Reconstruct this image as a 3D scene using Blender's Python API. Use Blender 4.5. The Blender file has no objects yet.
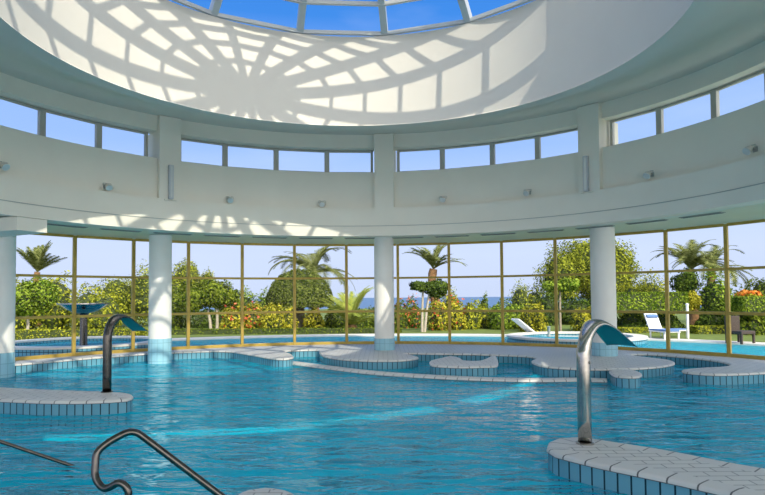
import bpy, bmesh, math, random
import numpy as np
from mathutils import Vector, Matrix, geometry
random.seed(7); rng = np.random.default_rng(11)
sc = bpy.context.scene
COL = sc.collection
R = math.radians
# ------------------------------------------------------------------ camera
FPX, PITCH, ROLL, SY = 598.87, 0.037486, 0.0075873, 27.279
EYE = Vector((0, 0, 1.55))
cd = bpy.data.cameras.new('camera'); cam = bpy.data.objects.new('camera', cd); COL.objects.link(cam)
sc.camera = cam
cd.sensor_width = 36; cd.lens = FPX / 765 * 36; cd.shift_y = SY / 765
cd.clip_start = .05; cd.clip_end = 20000
Fw = Vector((0, math.cos(PITCH), math.sin(PITCH))); Up0 = Vector((0, -math.sin(PITCH), math.cos(PITCH))); Rt0 = Vector((1, 0, 0))
Rt = Rt0 * math.cos(ROLL) - Up0 * math.sin(ROLL) * -1 * -1
Up = Rt0 * math.sin(ROLL) + Up0 * math.cos(ROLL)
cam.matrix_world = Matrix(((Rt.x, Up.x, -Fw.x, EYE.x), (Rt.y, Up.y, -Fw.y, EYE.y), (Rt.z, Up.z, -Fw.z, EYE.z), (0, 0, 0, 1)))

def ray(x, y):
    return Rt * (x - 382.5) + Up * -(y - 247.5 - SY) + Fw * FPX
def on(x, y, z=0.0):            # point of the level plane z seen at a photo position
    d = ray(x, y); t = (z - EYE.z) / d.z
    return EYE + d * t
def far(x, y, Y):               # point at depth Y
    d = ray(x, y); return EYE + d * (Y / d.y)
# ------------------------------------------------------------------ world, sun, exposure
SUN_AZ, SUN_EL = R(-29.8), R(37.2)       # azimuth the light travels towards, elevation
tv = Vector((math.sin(SUN_AZ) * math.cos(SUN_EL), math.cos(SUN_AZ) * math.cos(SUN_EL), -math.sin(SUN_EL)))
w = bpy.data.worlds.new('sky'); sc.world = w; w.use_nodes = True
nt = w.node_tree; nt.nodes.clear()
def N(t, **k):
    n = nt.nodes.new(t)
    for a, b in k.items(): setattr(n, a, b)
    return n
tc = N('ShaderNodeTexCoord'); sp = N('ShaderNodeSeparateXYZ'); nt.links.new(tc.outputs['Generated'], sp.inputs[0])
cr = N('ShaderNodeValToRGB'); nt.links.new(sp.outputs['Z'], cr.inputs[0])
SKY = [(0, (.52, .60, .80)), (.07, (.55, .64, .86)), (.16, (.47, .60, .88)), (.24, (.30, .47, .88)), (.34, (.26, .43, .86)), (.43, (.05, .235, .70)), (.6, (.035, .19, .60)), (1, (.06, .2, .55))]
e = cr.color_ramp.elements
e[0].position, e[0].color = SKY[0][0], (*SKY[0][1], 1); e[1].position, e[1].color = SKY[-1][0], (*SKY[-1][1], 1)
for p_, c_ in SKY[1:-1]:
    q = e.new(p_); q.color = (*c_, 1)
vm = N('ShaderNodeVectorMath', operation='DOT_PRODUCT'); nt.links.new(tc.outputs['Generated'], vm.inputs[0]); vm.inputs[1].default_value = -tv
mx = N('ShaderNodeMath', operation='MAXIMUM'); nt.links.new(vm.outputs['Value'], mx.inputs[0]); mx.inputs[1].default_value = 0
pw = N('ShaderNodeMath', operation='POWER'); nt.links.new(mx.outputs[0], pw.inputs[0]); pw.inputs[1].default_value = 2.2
GLOW = 2.7  # added sky brightening around the sun, behind the camera, to fill the hall
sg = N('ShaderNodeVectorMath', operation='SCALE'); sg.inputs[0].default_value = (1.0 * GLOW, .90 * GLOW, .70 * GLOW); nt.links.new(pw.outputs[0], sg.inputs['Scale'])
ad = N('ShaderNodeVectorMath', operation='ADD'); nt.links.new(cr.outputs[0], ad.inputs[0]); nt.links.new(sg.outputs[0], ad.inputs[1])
# a few faint high clouds
cn = N('ShaderNodeTexNoise'); cn.inputs['Scale'].default_value = 3.0; cn.inputs['Detail'].default_value = 5
mp = N('ShaderNodeMapping'); mp.inputs['Scale'].default_value = (1, 1, 4); nt.links.new(tc.outputs['Generated'], mp.inputs[0]); nt.links.new(mp.outputs[0], cn.inputs[0])
crr = N('ShaderNodeMapRange'); nt.links.new(cn.outputs[0], crr.inputs[0])
crr.inputs[1].default_value = .5; crr.inputs[2].default_value = .8; crr.inputs[3].default_value = 0; crr.inputs[4].default_value = .25
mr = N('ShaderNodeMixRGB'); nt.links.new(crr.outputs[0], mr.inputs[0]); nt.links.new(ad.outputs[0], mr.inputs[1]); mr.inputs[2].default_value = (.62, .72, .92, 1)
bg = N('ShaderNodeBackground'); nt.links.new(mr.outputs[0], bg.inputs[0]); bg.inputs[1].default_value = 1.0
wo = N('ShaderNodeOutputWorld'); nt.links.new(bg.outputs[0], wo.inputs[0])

sl = bpy.data.lights.new('sun', 'SUN'); so = bpy.data.objects.new('sun', sl); COL.objects.link(so)
sl.energy = 3.35; sl.angle = R(.53); sl.color = (1, .92, .76)
so.rotation_mode = 'QUATERNION'; so.rotation_quaternion = tv.to_track_quat('-Z', 'Y'); so.location = (3, -6, 12)
vs = sc.view_settings; vs.view_transform = 'Standard'; vs.look = 'None'; vs.gamma = 1; vs.use_curve_mapping = False
vs.exposure = 0.31
sc.cycles.max_bounces = 14; sc.cycles.diffuse_bounces = 7; sc.cycles.transparent_max_bounces = 24
sc.cycles.transmission_bounces = 8; sc.cycles.glossy_bounces = 5
sc.cycles.sample_clamp_indirect = 6; sc.cycles.caustics_reflective = True
# ------------------------------------------------------------------ materials
def mat(name, color=(.8, .8, .8), rough=.5, metal=0.0, spec=None, build=None):
    m = bpy.data.materials.new(name); m.use_nodes = True
    b = m.node_tree.nodes['Principled BSDF']
    b.inputs['Base Color'].default_value = (*color, 1); b.inputs['Roughness'].default_value = rough; b.inputs['Metallic'].default_value = metal
    if spec is not None: b.inputs['Specular IOR Level'].default_value = spec
    if build: build(m.node_tree, b)
    return m
def mottle(scale=3.0, amt=.08, bump=.0, dark=None):
    def f(t, b):
        col = b.inputs['Base Color'].default_value[:]
        tc = t.nodes.new('ShaderNodeTexCoord'); n = t.nodes.new('ShaderNodeTexNoise'); n.inputs['Scale'].default_value = scale; n.inputs['Detail'].default_value = 6
        t.links.new(tc.outputs['Object'], n.inputs[0])
        r = t.nodes.new('ShaderNodeValToRGB'); t.links.new(n.outputs[0], r.inputs[0])
        r.color_ramp.elements[0].position = .3; r.color_ramp.elements[1].position = .7
        d = dark or [c * (1 - amt) for c in col[:3]]
        r.color_ramp.elements[0].color = (*d[:3], 1); r.color_ramp.elements[1].color = col
        t.links.new(r.outputs[0], b.inputs['Base Color'])
        if bump:
            bp = t.nodes.new('ShaderNodeBump'); bp.inputs['Strength'].default_value = bump; bp.inputs['Distance'].default_value = .02
            t.links.new(n.outputs[0], bp.inputs['Height']); t.links.new(bp.outputs[0], b.inputs['Normal'])
    return f
def tiles(c1, c2, grout, wd, ht, mortar=.006, coord='UV', off=0.0, bump=.3):
    def f(t, b):
        tc = t.nodes.new('ShaderNodeTexCoord'); k = t.nodes.new('ShaderNodeTexBrick')
        t.links.new(tc.outputs[coord], k.inputs[0]); k.offset = off; k.squash = 1
        k.inputs['Color1'].default_value = (*c1, 1); k.inputs['Color2'].default_value = (*c2, 1); k.inputs['Mortar'].default_value = (*grout, 1)
        k.inputs['Scale'].default_value = 1; k.inputs['Mortar Size'].default_value = mortar; k.inputs['Mortar Smooth'].default_value = .1
        k.inputs['Brick Width'].default_value = wd; k.inputs['Row Height'].default_value = ht; k.inputs['Bias'].default_value = 0
        t.links.new(k.outputs[0], b.inputs['Base Color'])
        bp = t.nodes.new('ShaderNodeBump'); bp.inputs['Strength'].default_value = bump; bp.inputs['Distance'].default_value = .004; bp.invert = True
        t.links.new(k.outputs['Fac'], bp.inputs['Height']); t.links.new(bp.outputs[0], b.inputs['Normal'])
    return f
M = {}
M['wall'] = mat('white plaster', (.77, .735, .635), .7, build=mottle(1.2, .05, .03))
M['ceiling'] = mat('ceiling plaster', (.72, .69, .58), .6, build=mottle(.8, .08, .02))
M['soffit'] = mat('pale green gloss soffit', (.62, .70, .62), .3, build=mottle(.9, .1))
M['drum'] = mat('drum plaster', (.66, .625, .55), .75, build=mottle(1.5, .03))
M['column'] = mat('painted column', (.83, .80, .75), .6, build=mottle(3, .05, .05))
M['gold'] = mat('gold anodised aluminium', (.50, .35, .075), .42, .35, build=mottle(6, .2))
M['dome_metal'] = mat('dome frame metal', (.5, .52, .52), .45, .3)
M['frame'] = mat('grey window frame', (.42, .42, .38), .5, .2)
M['steel'] = mat('polished steel', (.50, .47, .43), .14, 1.0, build=mottle(14, .25))
M['dark_steel'] = mat('brushed dark steel', (.13, .12, .11), .22, 1.0, build=mottle(20, .3))
M['teal'] = mat('teal nozzle lining', (.01, .20, .22), .4)
M['side_tile'] = mat('blue pool tile', (.2, .5, .65), .18, build=tiles((.12, .32, .42), (.15, .36, .46), (.015, .04, .055), .125, .25, .009))
M['coping'] = mat('white coping tile', (.7, .68, .64), .45, build=tiles((.64, .62, .58), (.58, .565, .54), (.10, .10, .10), .25, 5, .008))
M['top_tile'] = mat('white deck tile', (.7, .68, .64), .5, build=tiles((.64, .62, .58), (.59, .575, .55), (.22, .22, .21), .25, .125, .006, 'Object', .5))
M['floor_tile'] = mat('aqua pool floor tile', (.3, .7, .8), .35, build=tiles((.16, .78, .86), (.20, .84, .90), (.05, .42, .50), .3, .3, .012, 'Object'))
M['column_tile'] = mat('column tile', (.3, .6, .7), .18, build=tiles((.30, .55, .66), (.33, .58, .68), (.20, .38, .46), .157, .25, .006))
M['stone'] = mat('pale outdoor stone', (.74, .70, .63), .7, build=mottle(3, .12, .1))
M['grass'] = mat('lawn', (.16, .22, .03), .9, build=mottle(2.5, .4, .3))
M['sea'] = mat('sea', (.05, .13, .25), .35, spec=.3, build=mottle(.02, .2))
M['bark'] = mat('bark', (.34, .29, .22), .85, build=mottle(12, .45, .4))
M['pale_bark'] = mat('pale bark', (.55, .48, .38), .85, build=mottle(12, .35, .3))
M['palm_bark'] = mat('palm trunk', (.32, .17, .07), .9, build=mottle(10, .5, .5))
M['wicker'] = mat('dark wicker', (.07, .05, .04), .8, build=mottle(30, .5))
M['white_plastic'] = mat('white plastic', (.8, .8, .8), .35)
M['blue_fabric'] = mat('blue cushion', (.12, .22, .45), .8, build=mottle(10, .2))
M['grey'] = mat('grey fitting', (.36, .39, .37), .5, .1)
M['pale_grey'] = mat('pale grey strip', (.42, .44, .47), .5)
M['vent'] = mat('dark vent', (.20, .23, .22), .6)
M['lens'] = mat('spotlight glass', (.6, .62, .6), .1, .1)
M['lamp_white'] = mat('spotlight housing', (.62, .60, .54), .4)

def glass(name, tint, refl):
    m = bpy.data.materials.new(name); m.use_nodes = True; t = m.node_tree; t.nodes.clear()
    tr = t.nodes.new('ShaderNodeBsdfTransparent'); tr.inputs[0].default_value = (*tint, 1)
    g = t.nodes.new('ShaderNodeBsdfGlossy'); g.inputs['Roughness'].default_value = .02; g.inputs[0].default_value = (1, 1, 1, 1)
    mx = t.nodes.new('ShaderNodeMixShader'); fr = t.nodes.new('ShaderNodeLayerWeight'); fr.inputs[0].default_value = .12
    mu = t.nodes.new('ShaderNodeMath'); mu.operation = 'MULTIPLY'; mu.inputs[1].default_value = refl
    t.links.new(fr.outputs['Fresnel'], mu.inputs[0]); t.links.new(mu.outputs[0], mx.inputs[0])
    o = t.nodes.new('ShaderNodeOutputMaterial')
    t.links.new(tr.outputs[0], mx.inputs[1]); t.links.new(g.outputs[0], mx.inputs[2]); t.links.new(mx.outputs[0], o.inputs[0])
    return m
M['glass'] = glass('clear window glass', (.97, .98, .98), 1.0)
M['dome_glass'] = glass('skylight glass', (.95, .97, .99), .6)

def water(name, tint, scatter, sfac, scale, strength, refl=1.0, dist=.1, ior=1.33):
    m = bpy.data.materials.new(name); m.use_nodes = True; t = m.node_tree; t.nodes.clear()
    L = t.links.new; A = t.nodes.new
    tc = A('ShaderNodeTexCoord'); mp = A('ShaderNodeMapping'); L(tc.outputs['Object'], mp.inputs[0])
    mp.inputs['Rotation'].default_value = (0, 0, R(12)); mp.inputs['Scale'].default_value = (.75, 1.7, 1)
    n1 = A('ShaderNodeTexNoise'); n1.inputs['Scale'].default_value = scale; n1.inputs['Detail'].default_value = 2.5; n1.inputs['Roughness'].default_value = .5; n1.inputs['Distortion'].default_value = .6
    n2 = A('ShaderNodeTexNoise'); n2.inputs['Scale'].default_value = scale * .3; n2.inputs['Detail'].default_value = 2
    L(mp.outputs[0], n1.inputs[0]); L(mp.outputs[0], n2.inputs[0])
    mu = A('ShaderNodeMath'); mu.operation = 'MULTIPLY_ADD'; L(n2.outputs[0], mu.inputs[0]); mu.inputs[1].default_value = 2.2; L(n1.outputs[0], mu.inputs[2])
    bp = A('ShaderNodeBump'); bp.inputs['Strength'].default_value = strength; bp.inputs['Distance'].default_value = dist; L(mu.outputs[0], bp.inputs['Height'])
    fr = A('ShaderNodeFresnel'); fr.inputs['IOR'].default_value = ior; L(bp.outputs[0], fr.inputs['Normal'])
    gl = A('ShaderNodeBsdfGlossy'); gl.inputs['Roughness'].default_value = .03; L(bp.outputs[0], gl.inputs['Normal'])
    rf = A('ShaderNodeBsdfRefraction'); rf.inputs['IOR'].default_value = 1.33; rf.inputs['Roughness'].default_value = .0; rf.inputs[0].default_value = (*tint, 1); L(bp.outputs[0], rf.inputs['Normal'])
    tr = A('ShaderNodeBsdfTransparent'); tr.inputs[0].default_value = (*tint, 1)
    df = A('ShaderNodeBsdfDiffuse'); df.inputs[0].default_value = (*scatter, 1); L(bp.outputs[0], df.inputs['Normal'])
    m1 = A('ShaderNodeMixShader'); m1.inputs[0].default_value = .55; L(rf.outputs[0], m1.inputs[1]); L(tr.outputs[0], m1.inputs[2])
    m2 = A('ShaderNodeMixShader'); m2.inputs[0].default_value = sfac; L(m1.outputs[0], m2.inputs[1]); L(df.outputs[0], m2.inputs[2])
    fm = A('ShaderNodeMath'); fm.operation = 'MULTIPLY'; fm.inputs[1].default_value = refl; L(fr.outputs[0], fm.inputs[0])
    m3 = A('ShaderNodeMixShader'); L(fm.outputs[0], m3.inputs[0]); L(m2.outputs[0], m3.inputs[1]); L(gl.outputs[0], m3.inputs[2])
    o = A('ShaderNodeOutputMaterial'); L(m3.outputs[0], o.inputs[0])
    return m
M['water'] = water('indoor pool water', (.26, .93, 1.0), (.0, .66, .95), .47, 2.8, 1.0, 1.0, .13, 1.40)
M['outer_water'] = water('outdoor pool water', (.55, .92, .98), (.01, .42, .60), .45, 5, .6, .40)

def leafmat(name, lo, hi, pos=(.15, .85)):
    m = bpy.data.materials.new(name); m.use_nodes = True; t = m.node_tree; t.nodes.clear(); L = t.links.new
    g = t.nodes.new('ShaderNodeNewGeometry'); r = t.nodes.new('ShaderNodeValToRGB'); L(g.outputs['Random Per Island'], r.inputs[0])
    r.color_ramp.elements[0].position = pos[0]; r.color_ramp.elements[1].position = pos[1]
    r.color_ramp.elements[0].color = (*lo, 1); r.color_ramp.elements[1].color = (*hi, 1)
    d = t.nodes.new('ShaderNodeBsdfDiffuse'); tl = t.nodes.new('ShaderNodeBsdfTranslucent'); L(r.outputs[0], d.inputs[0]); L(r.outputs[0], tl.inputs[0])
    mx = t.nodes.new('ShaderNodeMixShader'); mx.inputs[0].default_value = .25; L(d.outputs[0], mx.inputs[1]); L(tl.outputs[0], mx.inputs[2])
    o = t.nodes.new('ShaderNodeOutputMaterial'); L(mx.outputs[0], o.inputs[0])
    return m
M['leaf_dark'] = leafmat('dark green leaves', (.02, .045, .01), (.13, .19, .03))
M['leaf_mid'] = leafmat('mid green leaves', (.035, .07, .01), (.25, .31, .035))
M['leaf_yellow'] = leafmat('yellow green leaves', (.13, .15, .01), (.62, .56, .06))
M['leaf_lime'] = leafmat('lime hedge leaves', (.11, .15, .015), (.50, .50, .05))
M['leaf_feather'] = leafmat('feathery olive leaves', (.07, .10, .015), (.42, .45, .05))
M['leaf_fresh'] = leafmat('fresh green leaves', (.06, .12, .01), (.32, .42, .05))
M['leaf_clip'] = leafmat('clipped olive leaves', (.035, .06, .01), (.23, .27, .06))
M['frond'] = leafmat('palm frond', (.05, .07, .015), (.30, .32, .11))
M['frond_bright'] = leafmat('bright palm frond', (.18, .25, .04), (.48, .50, .10))
M['core'] = mat('shaded foliage core', (.05, .07, .02), .95)  # solid filler blobs; shade between the leaves is put into their dark colour
M['flower_red'] = leafmat('red blossoms', (.45, .06, .03), (.75, .22, .10))
M['flower_orange'] = leafmat('orange blossoms', (.6, .16, .02), (.85, .38, .08))
# ------------------------------------------------------------------ mesh helpers
def tag(o, label=None, cat=None, group=None, kind=None):
    if label: o['label'] = label
    if cat: o['category'] = cat
    if group: o['group'] = group
    if kind: o['kind'] = kind
    return o
def empty(name, loc=(0, 0, 0), rz=0, parent=None):
    o = bpy.data.objects.new(name, None); COL.objects.link(o); o.location = loc; o.rotation_euler = (0, 0, rz); o.empty_display_size = .2
    if parent: o.parent = parent
    return o
class MB:
    def __init__(s): s.v = []; s.f = []; s.uv = []
    def add(s, vs, fs, uvs=None):
        o = len(s.v); s.v += [tuple(v) for v in vs]; s.f += [tuple(i + o for i in f) for f in fs]
        s.uv += uvs if uvs else [None] * len(fs)
    def box(s, c, d, rz=0):
        x, y, z = d[0] / 2, d[1] / 2, d[2] / 2; cs, sn = math.cos(rz), math.sin(rz)
        vs = [(c[0] + a * x * cs - b * y * sn, c[1] + a * x * sn + b * y * cs, c[2] + k * z) for a in (-1, 1) for b in (-1, 1) for k in (-1, 1)]
        s.add(vs, [(0, 1, 3, 2), (4, 6, 7, 5), (0, 4, 5, 1), (2, 3, 7, 6), (0, 2, 6, 4), (1, 5, 7, 3)])
    def bar(s, a, b, wd, ht, up=Vector((0, 0, 1))):
        a, b = Vector(a), Vector(b); d = (b - a).normalized(); sd = d.cross(up)
        if sd.length < 1e-4: sd = Vector((1, 0, 0))
        sd.normalize(); u = sd.cross(d)
        vs = [p + sd * (i * wd / 2) + u * (j * ht / 2) for p in (a, b) for i, j in ((-1, -1), (1, -1), (1, 1), (-1, 1))]
        s.add(vs, [(0, 1, 2, 3), (7, 6, 5, 4), (0, 4, 5, 1), (1, 5, 6, 2), (2, 6, 7, 3), (3, 7, 4, 0)])
    def tube(s, pts, rad, n=10, cap=True):
        pts = [Vector(p) for p in pts]; rs = rad if isinstance(rad, (list, tuple)) else [rad] * len(pts)
        vs = []; u = None
        for i, p in enumerate(pts):
            d = (pts[min(i + 1, len(pts) - 1)] - pts[max(i - 1, 0)]).normalized()
            if u is None:
                u = d.cross(Vector((.31, .9, .2)) if abs(d.z) > .9 else Vector((0, 0, 1))).normalized()
            u = (u - d * u.dot(d)).normalized(); v = d.cross(u)
            for k in range(n):
                a = 2 * math.pi * k / n; vs.append(p + (u * math.cos(a) + v * math.sin(a)) * rs[i])
        fs = [(i * n + k, i * n + (k + 1) % n, (i + 1) * n + (k + 1) % n, (i + 1) * n + k) for i in range(len(pts) - 1) for k in range(n)]
        if cap: fs += [tuple(range(n))[::-1], tuple((len(pts) - 1) * n + k for k in range(n))]
        s.add(vs, fs)
    def lathe(s, prof, n=48, c=(0, 0), a0=0, a1=360, closed=True, uvs=False, capends=False):
        # prof: (radius, z) points; closed = the profile is a loop
        full = abs(a1 - a0) >= 359.9; m = len(prof); cols = n if full else n + 1
        vs = []
        for i in range(cols):
            a = R(a0 + (a1 - a0) * i / n)
            for r_, z in prof: vs.append((c[0] + r_ * math.sin(a), c[1] + r_ * math.cos(a), z))
        fs = []; uu = []
        acc = [0]
        for j in range(1, m + 1): acc.append(acc[-1] + math.dist(prof[j - 1], prof[j % m]))
        rm = max(p[0] for p in prof)
        for i in range(n):
            i2 = (i + 1) % cols
            for j in range(m if closed else m - 1):
                j2 = (j + 1) % m
                fs.append((i * m + j, i * m + j2, i2 * m + j2, i2 * m + j))
                if uvs:
                    u0, u1 = [R(a1 - a0) * rm * k / n for k in (i, i + 1)]
                    uu.append([(u0, acc[j]), (u0, acc[j + 1]), (u1, acc[j + 1]), (u1, acc[j])])
        if capends and not full:
            fs.append(tuple(range(m))); fs.append(tuple(n * m + j for j in range(m))[::-1])
            if uvs: uu += [None, None]
        s.add(vs, fs, uu if uvs else None)
    def build(s, name, m, parent=None, loc=None, smooth=None, recalc=True, bevel=None, solid=None):
        me = bpy.data.meshes.new(name); me.from_pydata(s.v, [], s.f)
        if any(u for u in s.uv):
            l = me.uv_layers.new(name='UVMap'); k = 0
            for f, u in zip(s.f, s.uv):
                for j in range(len(f)):
                    if u: l.data[k].uv = u[j]
                    k += 1
        if recalc:
            b = bmesh.new(); b.from_mesh(me); bmesh.ops.recalc_face_normals(b, faces=b.faces); b.to_mesh(me); b.free()
        if smooth:
            me.shade_smooth() if hasattr(me, 'shade_smooth') else None
            me.set_sharp_from_angle(angle=R(smooth))
        me.materials.append(m)
        o = bpy.data.objects.new(name, me); COL.objects.link(o)
        if parent: o.parent = parent
        if loc is not None: o.location = loc
        if bevel:
            bv = o.modifiers.new('bevel', 'BEVEL'); bv.width = bevel; bv.segments = 2; bv.limit_method = 'ANGLE'
        if solid:
            so_ = o.modifiers.new('solid', 'SOLIDIFY'); so_.thickness = solid; so_.offset = 0
        return o
CX, CY = -.545, 9.19
def pol(r_, deg, z=0.0): return Vector((CX + r_ * math.sin(R(deg)), CY + r_ * math.cos(R(deg)), z))
S = lambda o: tag(o, kind='structure')
# ------------------------------------------------------------------ building shell
WZ = -.22                                            # water level
PIL = [-82.8, -39.4, 4.6, 47.1, 91.0, 137.5, 184.3, 231.0]        # pier angles
RW = 7.57
mb = MB(); mb.lathe([(RW, 3.27), (RW, 4.07), (RW + .15, 4.07), (RW + .15, 5.10), (8.15, 5.10), (8.15, 3.72), (8.1, 3.55), (8.1, 3.30), (RW + .2, 3.30), (RW + .2, 3.27)], 192, (CX, CY))
S(mb.build('wall_rotunda', M['wall'], smooth=25))
mb = MB(); mb.lathe([(RW + .15, 5.80), (RW + .15, 6.19), (8.15, 6.19), (8.15, 5.80)], 192, (CX, CY))
S(mb.build('wall_lintel', M['wall'], smooth=25))
for a in PIL:                                        # the piers between the groups of high windows
    hw = 2.05
    mb = MB(); mb.lathe([(RW, 4.07), (RW, 6.16), (RW + .2, 6.2), (RW + .2, 4.07)], 4, (CX, CY), a - hw, a + hw, capends=True)
    mb.lathe([(RW + .16, 5.08), (RW + .16, 5.82), (8.5, 5.82), (8.5, 5.08)], 4, (CX, CY), a - hw, a + hw, capends=True)
    S(mb.build('wall_pier', M['wall']))
mb = MB(); mb.lathe([(5.02, 5.66), (5.04, 5.69), (5.22, 7.86), (5.22, 7.92), (5.6, 7.92), (5.6, 6.62), (8.6, 6.62), (8.6, 6.18), (7.72, 6.18), (7.3, 6.16), (6.7, 6.09), (6.1, 5.94), (5.6, 5.76), (5.34, 5.68)], 224, (CX, CY))
S(mb.build('ceiling', M['drum'], smooth=20))
mb = MB(); mb.lathe([(7.79, 3.30), (11.3, 3.36), (11.3, 3.60), (8.0, 3.68)], 192, (CX, CY))
S(mb.build('ceiling_soffit', M['soffit'], smooth=20))
# deep gallery beam at the far left
mb = MB(); mb.lathe([(RW + .0, 2.985), (10.75, 2.985), (10.75, 3.32), (RW + .0, 3.26)], 4, (CX, CY), -66.4, -61.45, capends=True)
S(mb.build('trim_beam', M['wall']))
# fine cable line along the wall
mb = MB(); mb.lathe([(RW - .012, 3.545), (RW - .012, 3.56), (RW + .004, 3.56), (RW + .004, 3.545)], 160, (CX, CY))
S(mb.build('trim_cable', M['grey'], smooth=40))
# ------------------------------------------------------------------ clerestory windows
wn = 2
def high_window(a0, a1):
    global wn
    root = tag(empty('window_%d' % wn, pol(8.05, (a0 + a1) / 2, 5.12)), kind='structure'); wn += 1
    inv = -root.location
    A0, A1 = pol(8.05, a0), pol(8.05, a1); d = (A1 - A0).normalized(); out = Vector((d.y, -d.x, 0)) * -1
    mb = MB()
    for z, h in ((5.145, .05), (5.765, .045)): mb.bar(A0 + inv + Vector((0, 0, z)), A1 + inv + Vector((0, 0, z)), .07, h)
    for P in (A0 + d * .035, A1 - d * .035):
        mb.bar(P + inv + Vector((0, 0, 5.1)), P + inv + Vector((0, 0, 5.79)), .09, .07, up=d)
    mb.build('window_frame', M['frame'], root)
    g = MB(); Z0, Z1 = 5.165, 5.745
    g.add([A0 + inv + Vector((0, 0, Z0)), A1 + inv + Vector((0, 0, Z0)), A1 + inv + Vector((0, 0, Z1)), A0 + inv + Vector((0, 0, Z1))], [(0, 1, 2, 3)])
    g.build('glass_pane', M['glass'], root)
for G in ([-80.6, -70.6, -60.4, -51.0, -42.4], [-36.7, -27.8, -17.7, -7.4, 2.1], [7.1, 16.4, 26.6, 35.6, 44.6], [49.5, 58.3, 67.7, 76.4, 88.5]):
    for a, b in zip(G[:-1], G[1:]): high_window(a, b)
# ------------------------------------------------------------------ gold framed glass wall
RG = 10.85
def glass_bay(a0, a1):
    global wn
    root = tag(empty('window_%d' % wn, pol(RG, (a0 + a1) / 2, 0)), kind='structure'); wn += 1
    inv = -root.location; inv.z = 0
    A0, A1 = pol(RG, a0) + inv, pol(RG, a1) + inv; d = (A1 - A0).normalized()
    up = Vector((0, 0, 1))
    mb = MB()
    mb.bar(A1 + up * 0, A1 + up * 3.32, .085, .09, up=d)
    mb.build('mullion', M['gold'], root, bevel=.006)
    mb = MB()
    for z, h in ((.045, .09), (1.085, .075), (2.19, .065), (3.30, .07)):
        mb.bar(A0 + up * z + d * .05, A1 + up * z - d * .05, .08, h)
    mb.build('transom', M['gold'], root, bevel=.005)
    g = MB()
    for z0, z1 in ((.09, 1.047), (1.122, 2.157), (2.223, 3.265)):
        g.add([A0 + d * .05 + up * z0, A1 - d * .05 + up * z0, A1 - d * .05 + up * z1, A0 + d * .05 + up * z1], [(0, 1, 2, 3)])
    g.build('glass_pane', M['glass'], root)
MUL = [-82, -73.3, -64.6, -55.9, -47.3, -38.8, -30.3, -21.5, -12.6, -3.5, 5.6, 14.6, 23.7, 32.6, 41.1, 49.5, 57.7, 66.0, 74.5, 83]
for a, b in zip(MUL[:-1], MUL[1:]): glass_bay(a, b)
# ------------------------------------------------------------------ skylight dome
RD, ZD, RS = 5.30, 7.95, 7.6
phi0 = math.asin(RD / RS); ZC = ZD - RS * math.cos(phi0)
root = tag(empty('window_1', (CX, CY, ZD)), kind='structure')
def dome(deg, phi, r_=RS): return Vector((r_ * math.sin(phi) * math.sin(R(deg)), r_ * math.sin(phi) * math.cos(R(deg)), ZC + r_ * math.cos(phi) - ZD))
phiH = R(3.4); NR = 7
for k in range(16):
    a = 7.0 + 22.5 * k
    mb = MB(); P = [(dome(a, phi0 + (phiH - phi0) * i / 12, RS + .14), dome(a, phi0 + (phiH - phi0) * i / 12, RS - .06)) for i in range(13)]
    t_ = Vector((math.cos(R(a)), -math.sin(R(a)), 0)); vs = []
    for o_, i_ in P: vs += [o_ - t_ * .08, o_ + t_ * .08, i_ + t_ * .08, i_ - t_ * .08]
    fs = [(4 * i + j, 4 * i + (j + 1) % 4, 4 * i + 4 + (j + 1) % 4, 4 * i + 4 + j) for i in range(12) for j in range(4)] + [(0, 1, 2, 3), (51, 50, 49, 48)]
    mb.add(vs, fs); mb.build('rib', M['dome_metal'], root)
for i in range(0, NR):
    ph = phi0 + (phiH - phi0) * i / NR
    if i == 0: ph = phi0 - R(.4)
    mb = MB(); pts = [dome(7.0 + 22.5 * k, ph, RS - .01) for k in range(16)]
    for k in range(16): mb.bar(pts[k], pts[(k + 1) % 16], .085, .085)
    mb.build('ring', M['dome_metal'], root)
mb = MB(); mb.lathe([(0, ZC + RS - ZD + .12), (.48, ZC + RS - ZD + .08), (.50, ZC + RS - ZD - .12), (0, ZC + RS - ZD - .12)], 32, closed=False)
mb.build('hub', M['dome_metal'], root, smooth=30)
for k in range(16):
    g = MB()
    for i in range(NR):
        p0, p1 = phi0 + (phiH - phi0) * i / NR, phi0 + (phiH - phi0) * (i + 1) / NR
        a, b = 7.0 + 22.5 * k, 7.0 + 22.5 * (k + 1)
        g.add([dome(a, p0), dome(b, p0), dome(b, p1), dome(a, p1)], [(0, 1, 2, 3)])
    g.build('glass_pane', M['dome_glass'], root, recalc=False)
# ------------------------------------------------------------------ columns
def column(P, label, rad=.30, base_z=0.0, top=3.31, tile_top=.33, sides=20):
    root = tag(empty('column', (P[0], P[1], base_z)), label, 'column', 'round columns of the hall')
    mb = MB(); mb.lathe([(0, tile_top - base_z), (rad, tile_top - base_z), (rad, top - base_z), (0, top - base_z)], 40, closed=False)
    mb.build('shaft', M['column'], root, smooth=40)
    mb = MB(); mb.lathe([(0, 0), (rad + .012, 0), (rad + .012, tile_top - base_z + .01), (rad - .01, tile_top - base_z + .015)], sides, closed=False, uvs=True)
    mb.build('tiled_base', M['column_tile'], root)
P = on(160, 363, WZ); P = far(159.8, 363, P.y); column((P.x, P.y), 'white column on blue tiles standing in the pool, streaked with sunlight, left of centre', base_z=-1.34, tile_top=.45)
P = on(384.3, 350.5, 0); P = far(384.6, 350, P.y + .28); column((P.x, P.y), 'white column in the middle of the photo, on the far white island', rad=.29)
P = on(604.5, 356.5, 0); P = far(604.8, 356, P.y + .28); column((P.x, P.y), 'white column behind the large steel water spout on the right', rad=.31)
P = on(-0.5, 353, .33); column((P.x, P.y), 'white column cut by the left edge of the photo', base_z=-1.34, tile_top=.33)
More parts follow.
